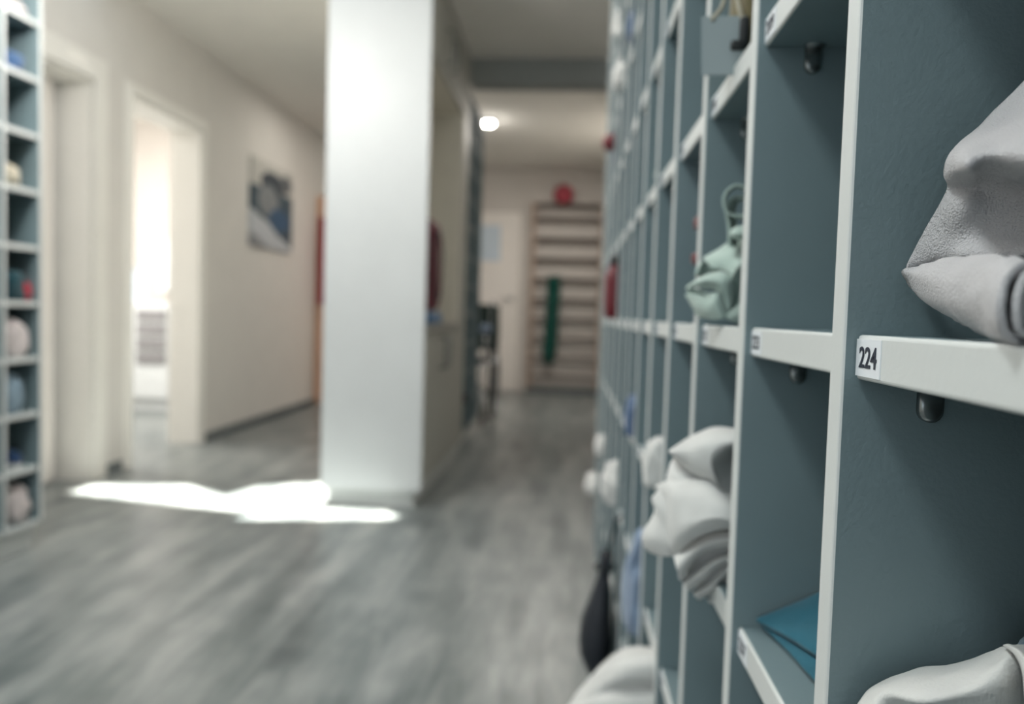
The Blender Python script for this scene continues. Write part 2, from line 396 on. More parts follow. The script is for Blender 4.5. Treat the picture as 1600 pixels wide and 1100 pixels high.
glass = mat('window_glass', (.95, .98, 1), .02, trans=1)
link('pane', bx((-4.06, 6.63, .66), (-3.78, 6.636, 1.18)), glass, w1)

# far door with a notice, on the end wall
bm = bmesh.new()
for a, b, zz in ((-.575, -.49, 2.06), (-1.36, -1.275, 2.06)): box(bm, (a, YF-.03, 0), (b, YF, zz), .004)
box(bm, (-1.36, YF-.03, 2.06), (-.49, YF, 2.14), .004)
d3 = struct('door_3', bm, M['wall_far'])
lf = link('door_leaf', bx((-1.275, YF-.025, .008), (-.575, YF, 2.06), .004), M['leaf'], d3)
bm = bmesh.new(); lever(bm, (-.66, YF-.025, 1.07), -1, 'x', -1); link('door_handle', bm, M['steel'], lf, True)
nt_ = link('wall_notice', bx((-1.05, YF-.032, 1.50), (-.80, YF-.0255, 1.91), .001), M['posterblue'])
tag(nt_, 'pale blue paper sheet fixed to the white door at the end of the corridor', 'poster')

# open wooden door standing out from the left wall, red towel over it
bm = bmesh.new(); box(bm, (XL+.005, 7.0, .01), (XL+.86, 7.04, 1.93), .004)
d4 = struct('door_4', bm, M['beech'])
bm = bmesh.new(); lever(bm, (XL+.78, 7.0, 1.03), -1, 'x', -1); link('door_handle', bm, M['steel'], d4, True)
bm = bmesh.new()
zz = [1.73-.08*i for i in range(11)]
sheet(bm, [[(XL+.03, 6.985+.004*math.sin(i), z), (XL+.2, 6.975-.008*math.sin(i*1.3), z), (XL+.4, 6.98+.006*math.cos(i), z), (XL+.6, 6.98, z)] for i, z in enumerate(zz)], 3, .006)
tag(link('red_towel', bm, F_['red'], None, True), 'dark red cloth hanging on the open beech door beyond the white cupboard', 'towel')

# ------------------------------------------------------------------ pigeonhole units
RH, TH = .1947, .0182
ZT = [.886 + .1947*k for k in range(-4, 8)]       # shelf tops
def label_sticker(parent, text, x, yfar, z, wy=.024, hz=.0148, dirn=-1):
    """white sticker on a shelf front (facing -x) with its number, read from the camera side"""
    p = link('number_label', bx((x-.0004, yfar-wy, z-hz/2), (x, yfar, z+hz/2), 0), M['paper'], parent)
    cu = bpy.data.curves.new('digits', 'FONT'); cu.body = text; cu.align_x = 'CENTER'; cu.align_y = 'CENTER'; cu.size = .0117
    cu.extrude = .0002; cu.offset = .00016
    t = bpy.data.objects.new('tmp', cu); C.objects.link(t)
    dg = bpy.context.evaluated_depsgraph_get(); me = bpy.data.meshes.new_from_object(t.evaluated_get(dg))
    bpy.data.objects.remove(t); me.materials.clear(); me.materials.append(M['ink'])
    xs = [v.co.x for v in me.vertices]; ys = [v.co.y for v in me.vertices]
    cx, cy = (max(xs)+min(xs))/2, (max(ys)+min(ys))/2; kx = .0172/(max(xs)-min(xs)); ky = .0084/(max(ys)-min(ys))
    for v in me.vertices:
        a, b, c = v.co; v.co = (x-.0006-c*.5, yfar-wy*.52-(a-cx)*kx, z+.0003+(b-cy)*ky)
    o = bpy.data.objects.new('digits', me); C.objects.link(o); o.parent = p; o['label'] = 'dark printed number ' + text
def shelf_bm(bm, xf, xb, y0, y1, ztop, front):
    """one shelf board: rounded white front band, grey-blue faces"""
    n0 = len(bm.faces)
    box(bm, (min(xf, xb), y0, ztop-TH), (max(xf, xb), y1, ztop), .0016, 3, 0)
    bm.faces.ensure_lookup_table(); bm.normal_update()
    for f in bm.faces[n0:]:
        c = f.calc_center_median()
        f.material_index = 1 if abs(c.x-xf) < .0017 else 0
def upright_bm(bm, xf, xb, y0, y1, z0, z1):
    n0 = len(bm.faces)
    box(bm, (min(xf, xb), y0, z0), (max(xf, xb), y1, z1), .0012, 2, 0)
    bm.faces.ensure_lookup_table()
    for f in bm.faces[n0:]:
        c = f.calc_center_median(); f.material_index = 1 if abs(c.x-xf) < .0013 else 0
def clip_bm(bm, x, y, z):
    """metal shelf support: a rounded tongue on the upright and a domed flange under the shelf"""
    w_, d_, h_ = .0048, .003, .0165
    pts = [(-w_, 0), (-w_, -h_+w_)] + [(-w_*math.cos(a*PI/8), -h_+w_-w_*math.sin(a*PI/8)) for a in range(1, 8)] + [(w_, -h_+w_), (w_, 0)]
    lo = [bm.verts.new((x+a, y-d_, z+b)) for a, b in pts]; hi = [bm.verts.new((x+a, y, z+b)) for a, b in pts]
    inn = [bm.verts.new((x+a*.72, y-d_-.0008, z+b*.86-.0006)) for a, b in pts]
    for k in range(len(pts)):
        j = (k+1) % len(pts); bm.faces.new((lo[k], lo[j], hi[j], hi[k])); bm.faces.new((lo[k], inn[k], inn[j], lo[j]))
    bm.faces.new(inn); bm.faces.new(hi[::-1])
    # flange
    r = .0066; prev = None
    for s in range(5):
        a = s/4*PI/2; rr = r*math.cos(a)+.0004; zz_ = z-.0022*math.sin(a)
        ring = [bm.verts.new((x+rr*math.cos(k*PI/6), y-.004+rr*.8*math.sin(k*PI/6), zz_)) for k in range(12)]
        if prev:
            for k in range(12): bm.faces.new((prev[k], prev[(k+1) % 12], ring[(k+1) % 12], ring[k]))
        prev = ring
    bm.faces.new(prev)

def unit(label, xf, depth, y0, pitch, ncol, facing, zrows, ztop, part_shelves, numbers=None, edge='edge', clips=(), t=.0145, rec=.0055, group=None):
    """facing -1: open side looks to -x; +1: to +x. y0 = near face of the first upright"""
    root = empty('pigeonhole_cabinet', (xf - facing*depth/2, y0+ncol*pitch/2, 0), label, 'shelving unit', group)
    root_inv = Matrix.Translation(-root.location)
    def P(name, bm, m, par=root, sm=False):
        if par is root: bm.transform(root_inv)
        return link(name, bm, m, par, sm)
    xb = xf - facing*depth
    BW = [M['board'], M[edge]]
    for k in range(ncol+1):
        bm = bmesh.new(); upright_bm(bm, xf, xb, y0+k*pitch, y0+k*pitch+t, .1, ztop); P('upright_panel', bm, BW)
    ye = y0+ncol*pitch+t
    P('back_panel', bx((min(xb, xb-facing*.006), y0, .1), (max(xb, xb-facing*.006), ye, ztop)), M['board'])
    P('plinth', bx((min(xf-facing*.03, xb), y0+.01, 0), (max(xf-facing*.03, xb), ye-.01, .1), .002), M['edge'])
    P('top_board', bx((min(xf, xb), y0, ztop), (max(xf, xb), ye, ztop+.019), .0015), M['edge'])
    rest = bmesh.new(); any_rest = False
    for j in range(ncol):
        ya, yb = y0+j*pitch+t, y0+(j+1)*pitch
        for i, z in enumerate(zrows):
            if part_shelves == 'all' or (j, i) in part_shelves:
                bm = bmesh.new(); shelf_bm(bm, xf-facing*rec, xb, ya+.0003, yb-.0003, z, facing)
                s = P('shelf', bm, BW)
                if (j, i) in clips:
                    for cx in (.035, .22):
                        cb = bmesh.new(); clip_bm(cb, xf-facing*cx, yb, z-TH)
                        cb.transform(root_inv); link('shelf_clip', cb, M['clip'], s, True)
                if numbers and (j, i) in numbers:
                    n0 = len(bpy.data.objects)
                    before = set(C.objects)
                    label_sticker(s, numbers[(j, i)], xf-facing*rec, yb-.0010, z-TH/2)
                    for o in set(C.objects)-before: o.data.transform(root_inv)
            else:
                any_rest = True; shelf_bm(rest, xf-facing*rec, xb, ya+.0003, yb-.0003, z, facing)
    if any_rest: P('shelf', rest, BW)['kind'] = 'stuff'
    else: rest.free()
    return root

XU, YU, PU = .1125, .143, .1795
parts = {(j, i) for j in range(8) for i in range(12)}
nums = {}
for j in range(8):
    for i, base in ((3, 238), (4, 224), (5, 210), (6, 196), (2, 252)): nums[(j, i)] = str(base-j)
clips = {(j, i) for j in range(4) for i in range(2, 7)}
unit('white-edged grey pigeonhole unit along the right, its nearest shelf numbered 224', XU, .36, YU, PU, 14, -1, ZT, 2.44, parts, nums, clips=clips)
YL = 2.623 - .0 - 6*PU
unit('blue-grey pigeonhole unit at the left edge of the view, beside the first doorway', -1.87, .36, YL-.019, PU, 6, 1, ZT, 2.40, 'all')
unit('dark blue-grey pigeonhole unit standing beyond the cupboard with the niche', -.665, .34, 4.90, .168, 5, 1, ZT, 2.30, 'all', edge='edge_dark')

# ------------------------------------------------------------------ tall cupboard with niche
CX, CB, Y0, Y1 = -.655, -1.095, 3.385, 4.88
cup = empty('tall_cupboard', ((CX+CB)/2, (Y0+Y1)/2, 0), 'tall white cupboard run in the middle of the hall with an open worktop niche', 'cupboard')
ci = Matrix.Translation(-cup.location)
def cp(name, bm, m, par=None, sm=False):
    bm.transform(ci); return link(name, bm, m, par or cup, sm)
cp('end_panel', bx((CB, Y0, .08), (-.634, Y0+.025, 2.498), .002), M['white'])
cp('plinth', bx((CB+.03, Y0+.035, 0), (CX-.02, Y1-.02, .08)), M['edge'])
cp('base_cabinet', bx((CB, Y0+.025, .08), (CX-.02, Y1-.26, .80), .002), M['cup'])
for k in range(2):
    ya = Y0+.03+k*.60; yb = ya+.594
    d = cp('cabinet_door', bx((CX-.02, ya, .085), (CX, yb, .795), .002), M['cup'])
    bm = bmesh.new(); yh = ya+.09 if k else yb-.09
    yh = 4.02 if k == 0 else 4.09
    if k == 0: yh = 3.93
    else: yh = 4.05
    tube(bm, [(CX, yh, .60), (CX+.03, yh, .605), (CX+.036, yh, .62), (CX+.036, yh, .745), (CX+.03, yh, .76), (CX, yh, .765)], .006); cp('handle', bm, M['clip'], d, True)
cp('worktop', bx((CB, Y0+.025, .80), (CX+.015, Y1-.26, .83), .003), M['counter'])
cp('niche_back', bx((CB, Y0+.025, .83), (CB+.02, Y1-.26, 2.08)), M['niche'])
cp('upper_cabinet', bx((CB, Y0+.025, 2.08), (CX-.02, Y1-.26, 2.498), .002), M['niche'])
for k in range(2):
    ya = Y0+.03+k*.60; yb = ya+.594
    d = cp('upper_door', bx((CX-.02, ya, 2.084), (CX, yb, 2.494), .002), M['cup'])
    yh = 3.93 if k == 0 else 4.08
    bm = bmesh.new(); tube(bm, [(CX, yh, 2.15), (CX+.03, yh, 2.155), (CX+.036, yh, 2.17), (CX+.036, yh, 2.30), (CX+.03, yh, 2.315), (CX, yh, 2.32)], .006); cp('handle', bm, M['clip'], d, True)
cp('niche_side', bx((CB+.02, Y1-.275, .83), (CX-.004, Y1-.26, 2.08), .001), M['niche'])
cp('tall_cabinet', bx((CB, Y1-.26, .08), (CX-.02, Y1, 2.498), .002), M['cup'])
cp('tall_door', bx((CX-.02, Y1-.257, .085), (CX, Y1-.003, 2.494), .002), M['cup'])

# things on the worktop
bm = bmesh.new()
a, b = (-.86, 3.66, .831), (-.660, 4.02, .885)
box(bm, a, b, .012, 3); box(bm, (a[0]+.012, a[1]+.012, .884), (b[0]-.012, b[1]-.012, .893), .004)
tag(link('storage_box', bm, M['blue'], None, True), 'low blue box on the niche worktop under the dark red bag', 'box')
bag = empty('bag', (-.752, 3.85, .894), 'dark red upright bag standing on the blue box in the niche', 'bag')
bm = bmesh.new(); box(bm, (-.085, -.15, 0), (.085, .15, .46), .045, 4); link('bag_body', bm, M['darkred'], bag, True)
bm = bmesh.new(); tube(bm, [(.087, -.12, .08), (.095, 0, .06), (.087, .12, .08), (.092, .13, .3), (.087, .10, .38), (.095, 0, .40), (.087, -.10, .38), (.092, -.13, .3)], .005, 8, True); link('zip_seam', bm, M['black'], bag, True)
bm = bmesh.new(); tube(bm, [(0, -.05, .455), (0, -.045, .49), (0, 0, .502), (0, .045, .49), (0, .05, .455)], .008); link('carry_loop', bm, M['black'], bag, True)

# ------------------------------------------------------------------ wall bars, ball, green cloth
wb = empty('wall_bars', (-.03, YF-.06, 0), 'wooden wall bars fixed to the end wall of the corridor', 'wall bars')
for s in (-.39, .39):
    bm = bmesh.new(); box(bm, (s-.022, -.07, .02), (s+.022, .06, 2.17), .006, 3); link('side_post', bm, M['ladder'], wb, True)
rz = [2.14, 1.985, 1.755, 1.53, 1.30, 1.075, .855, .635, .415, .19]
for i, z in enumerate(rz):
    bm = bmesh.new(); n = 16; rg = []
    for xx in (-.37, .37):
        rg.append([bm.verts.new((xx, -.03+.021*math.cos(k*2*PI/n), z+.027*math.sin(k*2*PI/n))) for k in range(n)])
    for k in range(n): bm.faces.new((rg[0][k], rg[0][(k+1) % n], rg[1][(k+1) % n], rg[1][k]))
    link('rung', bm, M['rung'], wb, True)
bm = bmesh.new(); box(bm, (-.42, -.09, 0), (.42, .04, .05), .006); link('foot_board', bm, M['skirt'], wb)
bm = bmesh.new(); bmesh.ops.create_uvsphere(bm, u_segments=32, v_segments=20, radius=.115)
tag(link('ball', bm, M['ballred'], None, True, (-.09, YF-.09, 2.265)), 'pinkish red ball resting on top of the wall bars', 'ball')
bm = bmesh.new(); rows = []
for i, (z, wl, wr, bul) in enumerate([(1.30, -.22, -.10, .0), (1.345, -.23, -.10, .02), (1.32, -.235, -.095, .045), (1.2, -.245, -.09, .05), (1.0, -.25, -.095, .06), (.8, -.255, -.10, .06), (.6, -.27, -.105, .065), (.42, -.28, -.13, .06), (.34, -.255, -.16, .03)]):
    y = YF-.095-bul*.7
    rows.append([(wl, y+.02, z), (wl*.7+wr*.3, y-.03-.01*math.sin(i*2), z-.01), ((wl+wr)/2, y-.005, z), (wl*.3+wr*.7, y-.035+.01*math.sin(i), z-.005), (wr, y+.02, z)])
sheet(bm, rows, 4, .03, .012, 9)
tag(link('green_cloth', bm, F_['green'], None, True), 'long dark green cloth hanging over a rung of the wall bars', 'cloth')

# ------------------------------------------------------------------ wheelchair parked past the dark unit
wc = empty('wheelchair', (-.865, 6.42, 0), 'folding wheelchair with a dark green back, parked past the cupboard units', 'wheelchair')
for s in (-1, 1):
    xw = s*.255
    bm = bmesh.new(); tube(bm, arc((xw, 0, .30), .285, 0, 2*PI, 40)[:-1], .015, 8, True); w_ = link('wheel', bm, M['rubber'], wc, True)
    bm = bmesh.new(); tube(bm, arc((xw+s*.025, 0, .30), .25, 0, 2*PI, 40)[:-1], .008, 8, True); link('hand_rim', bm, M['chrome'], w_, True)
    bm = bmesh.new()
    for k in range(18):
        a = k*2*PI/18; tube(bm, [(xw+s*.02, .02*math.cos(a), .30+.02*math.sin(a)), (xw, .275*math.cos(a+.2), .30+.275*math.sin(a+.2))], .0015, 5)
    tube(bm, [(xw-.03, 0, .30), (xw+.03, 0, .30)], .025, 14); link('spokes', bm, M['chrome'], w_, True)
    bm = bmesh.new(); tube(bm, arc((s*.22, -.42, .085), .07, 0, 2*PI, 24)[:-1], .015, 8, True)
    tube(bm, [(s*.22-.012, -.42, .085), (s*.22+.012, -.42, .085)], .055, 20); link('caster', bm, M['rubber'], wc, True)
    bm = bmesh.new()
    tube(bm, [(s*.215, .08, .15), (s*.215, .08, .96), (s*.215, .11, .98), (s*.215, .22, .98)], .011)
    tube(bm, [(s*.215, .08, .24), (s*.215, -.35, .24), (s*.215, -.40, .22), (s*.215, -.42, .15)], .011)
    tube(bm, [(s*.215, .08, .50), (s*.215, -.38, .50), (s*.21, -.44, .46), (s*.19, -.58, .12)], .011)
    tube(bm, [(s*.215, .08, .70), (s*.215, -.30, .70), (s*.215, -.33, .67), (s*.215, -.33, .50)], .010)
    link('side_frame', bm, M['chrome'], wc, True)
    bm = bmesh.new(); box(bm, (s*.215-.025, -.28, .705), (s*.215+.025, .02, .735), .010, 3); link('armrest', bm, M['rubber'], wc, True)
    bm = bmesh.new(); tube(bm, [(s*.215, .13, .98), (s*.215, .235, .98)], .017); link('grip', bm, M['rubber'], wc, True)
    bm = bmesh.new(); box(bm, (s*.10-.075, -.66, .10), (s*.10+.075, -.52, .115), .004); link('footrest', bm, M['rubber'], wc, True)
bm = bmesh.new(); box(bm, (-.205, -.36, .49), (.205, .06, .525), .012, 3); link('seat', bm, M['black'], wc, True)
bm = bmesh.new(); sheet(bm, [[(-.225, .06, z), (-.1, .10+.01, z+.005), (0, .115, z), (.1, .11, z+.005), (.28, .06, z-.01)] for z in (.58, .68, .78, .88, .97)], 4, .03, .01, 8); link('backrest', bm, M['greenblack'], wc, True)
bm = bmesh.new(); tube(bm, [(-.2, 0, .24), (.2, 0, .49)], .01); tube(bm, [(.2, 0, .24), (-.2, 0, .49)], .01); link('cross_brace', bm, M['chrome'], wc, True)
bm = bmesh.new(); crumple(bm, (.20, -.17, .736), (.05, .07, .06), 3, .3); tag(link('cloth', bm, F_['lblue'], None, True, (-.865, 6.42, 0)), 'small pale blue cloth on the wheelchair armrest', 'cloth')

# ------------------------------------------------------------------ lamp, picture, side-room furniture
lp = empty('ceiling_lamp', (-.745, 6.75, 2.58), 'small round bright lamp on the ceiling past the cupboards', 'lamp')
bm = bmesh.new(); tube(bm, [(0, 0, 0), (0, 0, -.03)], .06, 28); link('lamp_housing', bm, M['white'], lp, True)
bm = bmesh.new(); tube(bm, [(0, 0, -.03), (0, 0, -.045)], [.05, .042], 28); link('lamp_shade', bm, M['lampglow'], lp, True)

pc = bmesh.new(); box(pc, (0, 0, 0), (.024, .82, .65), .002)
tag(link('picture', pc, M['print'], None, False, (XL, 5.50, 1.345)), 'canvas print of a snowy blue landscape on the left wall', 'picture')

cab = empty('drawer_cabinet', (-3.28, 6.35, 0), 'white sideboard with four grey drawer fronts in the bright side room', 'cabinet')
bm = bmesh.new(); box(bm, (-.36, -.2, .10), (.36, .22, .90), .004); link('body', bm, M['white'], cab)
bm = bmesh.new(); box(bm, (-.34, -.16, 0), (.34, .20, .10)); link('plinth', bm, M['white'], cab)
for k in range(4):
    d = link('drawer', bx((-.29, -.215, .39+k*.118), (-.04, -.2, .39+k*.118+.098), .003), M['drawer'], cab)
bm = bmesh.new(); box(bm, (0.0, -.215, .14), (.34, -.2, .86), .003); link('cabinet_door', bm, M['white'], cab)
bm = bmesh.new(); tube(bm, [(.03, -.215, .6), (.03, -.24, .6), (.03, -.24, .7), (.03, -.215, .7)], .005); link('handle', bm, M['steel'], cab, True)
bm = bmesh.new(); box(bm, (-3.58, 6.5, 1.0), (-3.30, 6.6, 1.45), .01)
tag(link('wall_dispenser', bm, M['edge']), 'pale box mounted on the side room wall above the grey drawers', 'dispenser')

# ------------------------------------------------------------------ cloths and things in the right-hand unit
def cloth(name, bm, m, label, cat, group=None): return tag(link(name, bm, m, None, True), label, cat, group)

# pale grey towel in hole 224
bm = bmesh.new()
sheet(bm, px([
 [(1612, 118, .300), (1650, 120, .285), (1700, 120, .270), (1780, 120, .250)],
 [(1548, 180, .304), (1595, 185, .278), (1650, 185, .255), (1760, 190, .228)],
 [(1497, 221, .303), (1540, 212, .276), (1600, 215, .250), (1740, 230, .225)],
 [(1480, 246, .298), (1512, 238, .262), (1585, 248, .247), (1740, 262, .212)],
 [(1477, 270, .296), (1512, 266, .258), (1560, 272, .272), (1740, 290, .226)],
 [(1481, 289, .301), (1516, 288, .291), (1560, 290, .286), (1740, 310, .262)],
 [(1472, 312, .304), (1510, 316, .290), (1562, 325, .288), (1740, 345, .262)],
 [(1447, 360, .310), (1490, 364, .298), (1552, 370, .287), (1740, 385, .258)],
 [(1416, 416, .316), (1470, 404, .303), (1530, 400, .286), (1740, 404, .254)],
 [(1428, 430, .319), (1475, 425, .310), (1540, 415, .298), (1740, 412, .270)]]), 9, .0022, .0016, 34)
sheet(bm, px([   # turned-up rolled edge
 [(1414, 421, .314), (1468, 406, .284), (1525, 398, .254), (1568, 399, .229), (1600, 402, .214)],
 [(1411, 428, .312), (1470, 428, .268), (1522, 422, .238), (1558, 420, .216), (1572, 424, .209)],
 [(1424, 450, .309), (1474, 456, .262), (1524, 460, .231), (1548, 462, .212), (1557, 466, .206)],
 [(1438, 468, .305), (1482, 484, .264), (1530, 500, .233), (1552, 508, .214), (1561, 512, .207)],
 [(1450, 474, .307), (1498, 503, .278), (1545, 528, .247), (1572, 536, .224), (1592, 539, .212)],
 [(1470, 476, .315), (1512, 500, .292), (1555, 520, .268), (1600, 530, .240), (1640, 535, .225)]]), 7, .0022, .0010, 70, 3)
sheet(bm, px([   # second layer of the roll
 [(1640, 412, .215), (1625, 408, .226), (1600, 410, .240)],
 [(1602, 424, .210), (1590, 424, .224), (1575, 425, .240)],
 [(1585, 455, .207), (1572, 458, .222), (1560, 460, .240)],
 [(1581, 492, .206), (1570, 494, .222), (1560, 496, .240)],
 [(1590, 522, .207), (1580, 522, .222), (1572, 520, .240)],
 [(1625, 534, .210), (1615, 532, .226), (1600, 528, .240)]]), 6, .002)
sheet(bm, px([
 [(1640, 436, .216), (1630, 436, .236)], [(1604, 450, .212), (1594, 452, .236)], [(1596, 488, .210), (1588, 488, .236)], [(1606, 518, .212), (1598, 516, .236)], [(1640, 526, .216), (1630, 524, .236)]]), 6, .002)
cloth('towel', bm, F_['grey'], 'pale grey crumpled towel with a rolled edge on the shelf numbered 224', 'towel')

# white cloth below it
bm = bmesh.new()
sheet(bm, px([
 [(1322, 1135, .316), (1345, 1090, .314), (1372, 1068, .312), (1430, 1048, .310), (1495, 1034, .308), (1545, 1016, .304), (1572, 1008, .302), (1640, 1000, .300)],
 [(1328, 1150, .302), (1352, 1102, .298), (1378, 1078, .292), (1435, 1064, .286), (1500, 1052, .283), (1548, 1030, .283), (1574, 1014, .284), (1640, 1012, .290)],
 [(1334, 1180, .294), (1360, 1122, .286), (1386, 1090, .284), (1440, 1092, .268), (1505, 1078, .266), (1555, 1054, .268), (1588, 1030, .276), (1640, 1036, .288)],
 [(1344, 1230, .290), (1378, 1160, .284), (1412, 1125, .286), (1455, 1125, .269), (1520, 1120, .266), (1570, 1105, .267), (1606, 1085, .276), (1655, 1080, .288)],
 [(1360, 1320, .288), (1400, 1300, .284), (1445, 1290, .280), (1490, 1290, .270), (1540, 1290, .268), (1600, 1290, .270), (1650, 1290, .276), (1700, 1290, .288)]]), 7, .002, .0012, 40, 5)
sheet(bm, px([[(1566, 1008, .282), (1584, 1022, .270), (1596, 1048, .264), (1600, 1085, .264), (1602, 1130, .264)],
 [(1574, 1006, .278), (1596, 1020, .264), (1609, 1046, .257), (1614, 1085, .257), (1616, 1130, .257)],
 [(1582, 1007, .290), (1606, 1020, .276), (1622, 1046, .270), (1628, 1085, .270), (1630, 1130, .270)]]), 6, .002)
cloth('towel', bm, F_['white'], 'white crumpled cloth at the bottom right, one hole below shelf 224', 'towel')
bm = bmesh.new()
c = at(1622, 1048, .303); crumple(bm, (c.x+.022, .294, .700), (.045, .02, .072), 11, .2)
cloth('towel', bm, F_['greyblue'], 'small grey-blue cloth behind the white cloth at the bottom right corner', 'cloth')

# teal folded cloth in hole 237
bm = bmesh.new()
sheet(bm, px([
 [(1196, 962, .499), (1240, 942, .499), (1290, 922, .499), (1340, 905, .499)],
 [(1183, 965, .499), (1225, 955, .490), (1285, 945, .480), (1330, 935, .475)],
 [(1182, 970, .497), (1232, 992, .462), (1275, 1014, .435), (1320, 1035, .412)],
 [(1186, 974, .498), (1234, 1000, .466), (1272, 1023, .440), (1320, 1045, .418)]]), 6, .002, .0006, 50, 2)
sheet(bm, px([
 [(1190, 972, .499), (1234, 999, .468), (1272, 1022, .442), (1320, 1044, .420)],
 [(1188, 977, .497), (1226, 1012, .462), (1266, 1055, .424), (1310, 1100, .395)],
 [(1192, 978, .499), (1230, 1013, .468), (1270, 1055, .432), (1315, 1098, .402)]]), 6, .002)
cloth('folded_cloth', bm, F_['teal'], 'dark teal folded cloth lying on the lower shelf next to column 224', 'cloth')

# mint towel in hole 222
bm = bmesh.new()
sheet(bm, px([
 [(1098, 402, .650), (1120, 390, .645), (1142, 376, .640), (1165, 372, .635), (1190, 372, .630)],
 [(1101, 406, .630), (1122, 404, .618), (1144, 402, .612), (1166, 412, .600), (1190, 420, .60)],
 [(1112, 416, .618), (1130, 424, .612), (1146, 430, .600), (1160, 412, .590), (1190, 420, .59)]]), 6, .002)
sheet(bm, px([
 [(1097, 408, .648), (1105, 410, .650), (1120, 416, .650), (1140, 428, .648), (1150, 434, .640)],
 [(1088, 430, .640), (1100, 434, .656), (1118, 430, .656), (1134, 436, .650), (1148, 440, .640)]]), 5, .002)
sheet(bm, px([
 [(1086, 438, .640), (1105, 428, .620), (1125, 424, .608), (1142, 432, .602), (1150, 450, .606)],
 [(1073, 447, .632), (1090, 440, .612), (1110, 438, .602), (1130, 444, .596), (1146, 470, .602)],
 [(1072, 453, .630), (1085, 448, .620), (1100, 452, .618), (1118, 455, .606), (1138, 490, .600)]]), 6, .002)
sheet(bm, px([
 [(1076, 450, .640), (1090, 452, .642), (1105, 458, .640), (1117, 456, .630)],
 [(1078, 462, .640), (1090, 464, .644), (1103, 466, .640), (1112, 466, .626)]]), 5, .002)
sheet(bm, px([
 [(1070, 460, .632), (1086, 460, .616), (1104, 464, .604), (1120, 458, .596), (1128, 456, .600)],
 [(1080, 478, .626), (1092, 480, .612), (1104, 484, .602), (1118, 474, .594), (1130, 470, .598)],
 [(1088, 494, .625), (1102, 498, .612), (1116, 500, .602), (1128, 498, .596), (1140, 498, .600)]]), 6, .002)
sheet(bm, px([
 [(1142, 436, .598), (1150, 424, .590), (1160, 414, .586), (1190, 410, .586)],
 [(1140, 460, .610), (1148, 455, .612), (1160, 450, .612), (1190, 445, .612)],
 [(1134, 490, .606), (1145, 485, .612), (1158, 478, .612), (1190, 475, .612)]]), 5, .002)
sheet(bm, px([
 [(1134, 494, .598), (1146, 482, .588), (1160, 474, .580), (1190, 470, .58)],
 [(1140, 501, .596), (1152, 494, .586), (1166, 488, .580), (1190, 485, .58)],
 [(1148, 504, .600), (1160, 505, .590), (1172, 505, .586), (1190, 505, .586)]]), 5, .002)
cloth('towel', bm, F_['mint'], 'mint green crumpled towel two holes beyond shelf 224', 'towel')
bm = bmesh.new()
pts = [(1166, 296), (1150, 292), (1138, 300), (1133, 312), (1136, 328), (1146, 334), (1166, 336)]
sheet(bm, [[at(x, y, .60) for x, y in pts], [at(x+1, y+3, .60+.028) for x, y in pts]], 6, .0022)
pts = [(1170, 312), (1152, 310), (1142, 314), (1137, 330), (1140, 350), (1141, 366), (1141, 384)]
sheet(bm, [[at(x, y, .605) for x, y in pts], [at(x+12, y+3, .622) for x, y in pts]], 6, .0022)
sheet(bm, px([[(1139, 362, .61), (1150, 354, .60), (1175, 350, .60)], [(1141, 368, .60), (1152, 366, .59), (1178, 364, .59)], [(1145, 372, .61), (1156, 376, .60), (1178, 376, .60)]]), 5, .002)
cloth('strap', bm, F_['mint'], 'pale green curled band standing on the mint green towel', 'cloth')

# white bundle hanging out of hole 236
bm = bmesh.new()
sheet(bm, px([
 [(1046, 705, .612), (1068, 688, .612), (1095, 674, .606), (1120, 667, .600), (1175, 672, .590)],
 [(1045, 706, .596), (1070, 700, .584), (1098, 690, .572), (1130, 684, .566), (1180, 690, .556)],
 [(1060, 722, .596), (1084, 728, .578), (1108, 725, .566), (1115, 712, .564), (1150, 694, .570)],
 [(1078, 738, .600), (1100, 748, .584), (1120, 752, .572), (1122, 740, .580), (1150, 720, .600)],
 [(1088, 744, .606), (1108, 760, .592), (1126, 772, .580), (1140, 776, .575), (1170, 790, .57)]]), 6, .003, .001, 30)
sheet(bm, px([
 [(1062, 706, .62), (1080, 722, .61), (1098, 744, .600)], [(1048, 722, .615), (1058, 738, .60), (1070, 752, .592)], [(1040, 748, .610), (1045, 754, .602), (1052, 758, .595)]]), 5, .003)
sheet(bm, px([
 [(1024, 760, .618), (1045, 750, .604), (1078, 748, .592), (1106, 750, .580), (1132, 772, .566), (1175, 800, .56)],
 [(1040, 778, .596), (1050, 770, .582), (1080, 772, .566), (1110, 776, .556), (1140, 790, .548), (1175, 815, .546)],
 [(1042, 815, .590), (1054, 812, .572), (1082, 808, .556), (1112, 806, .546), (1140, 808, .542), (1175, 830, .542)],
 [(1046, 850, .588), (1060, 838, .568), (1086, 822, .554), (1114, 814, .546), (1142, 818, .542), (1175, 838, .542)],
 [(1050, 868, .592), (1064, 860, .576), (1088, 840, .562), (1116, 830, .552), (1144, 828, .548), (1175, 845, .55)]]), 6, .003, .001, 30, 4)
sheet(bm, px([   # left flap
 [(1036, 762, .605), (1040, 775, .598), (1046, 790, .592)],
 [(1018, 778, .612), (1026, 790, .602), (1044, 805, .590)],
 [(1022, 800, .614), (1030, 815, .600), (1046, 832, .588)],
 [(1002, 838, .622), (1018, 842, .604), (1046, 852, .588)],
 [(1012, 862, .620), (1028, 868, .604), (1048, 870, .592)]]), 5, .003)
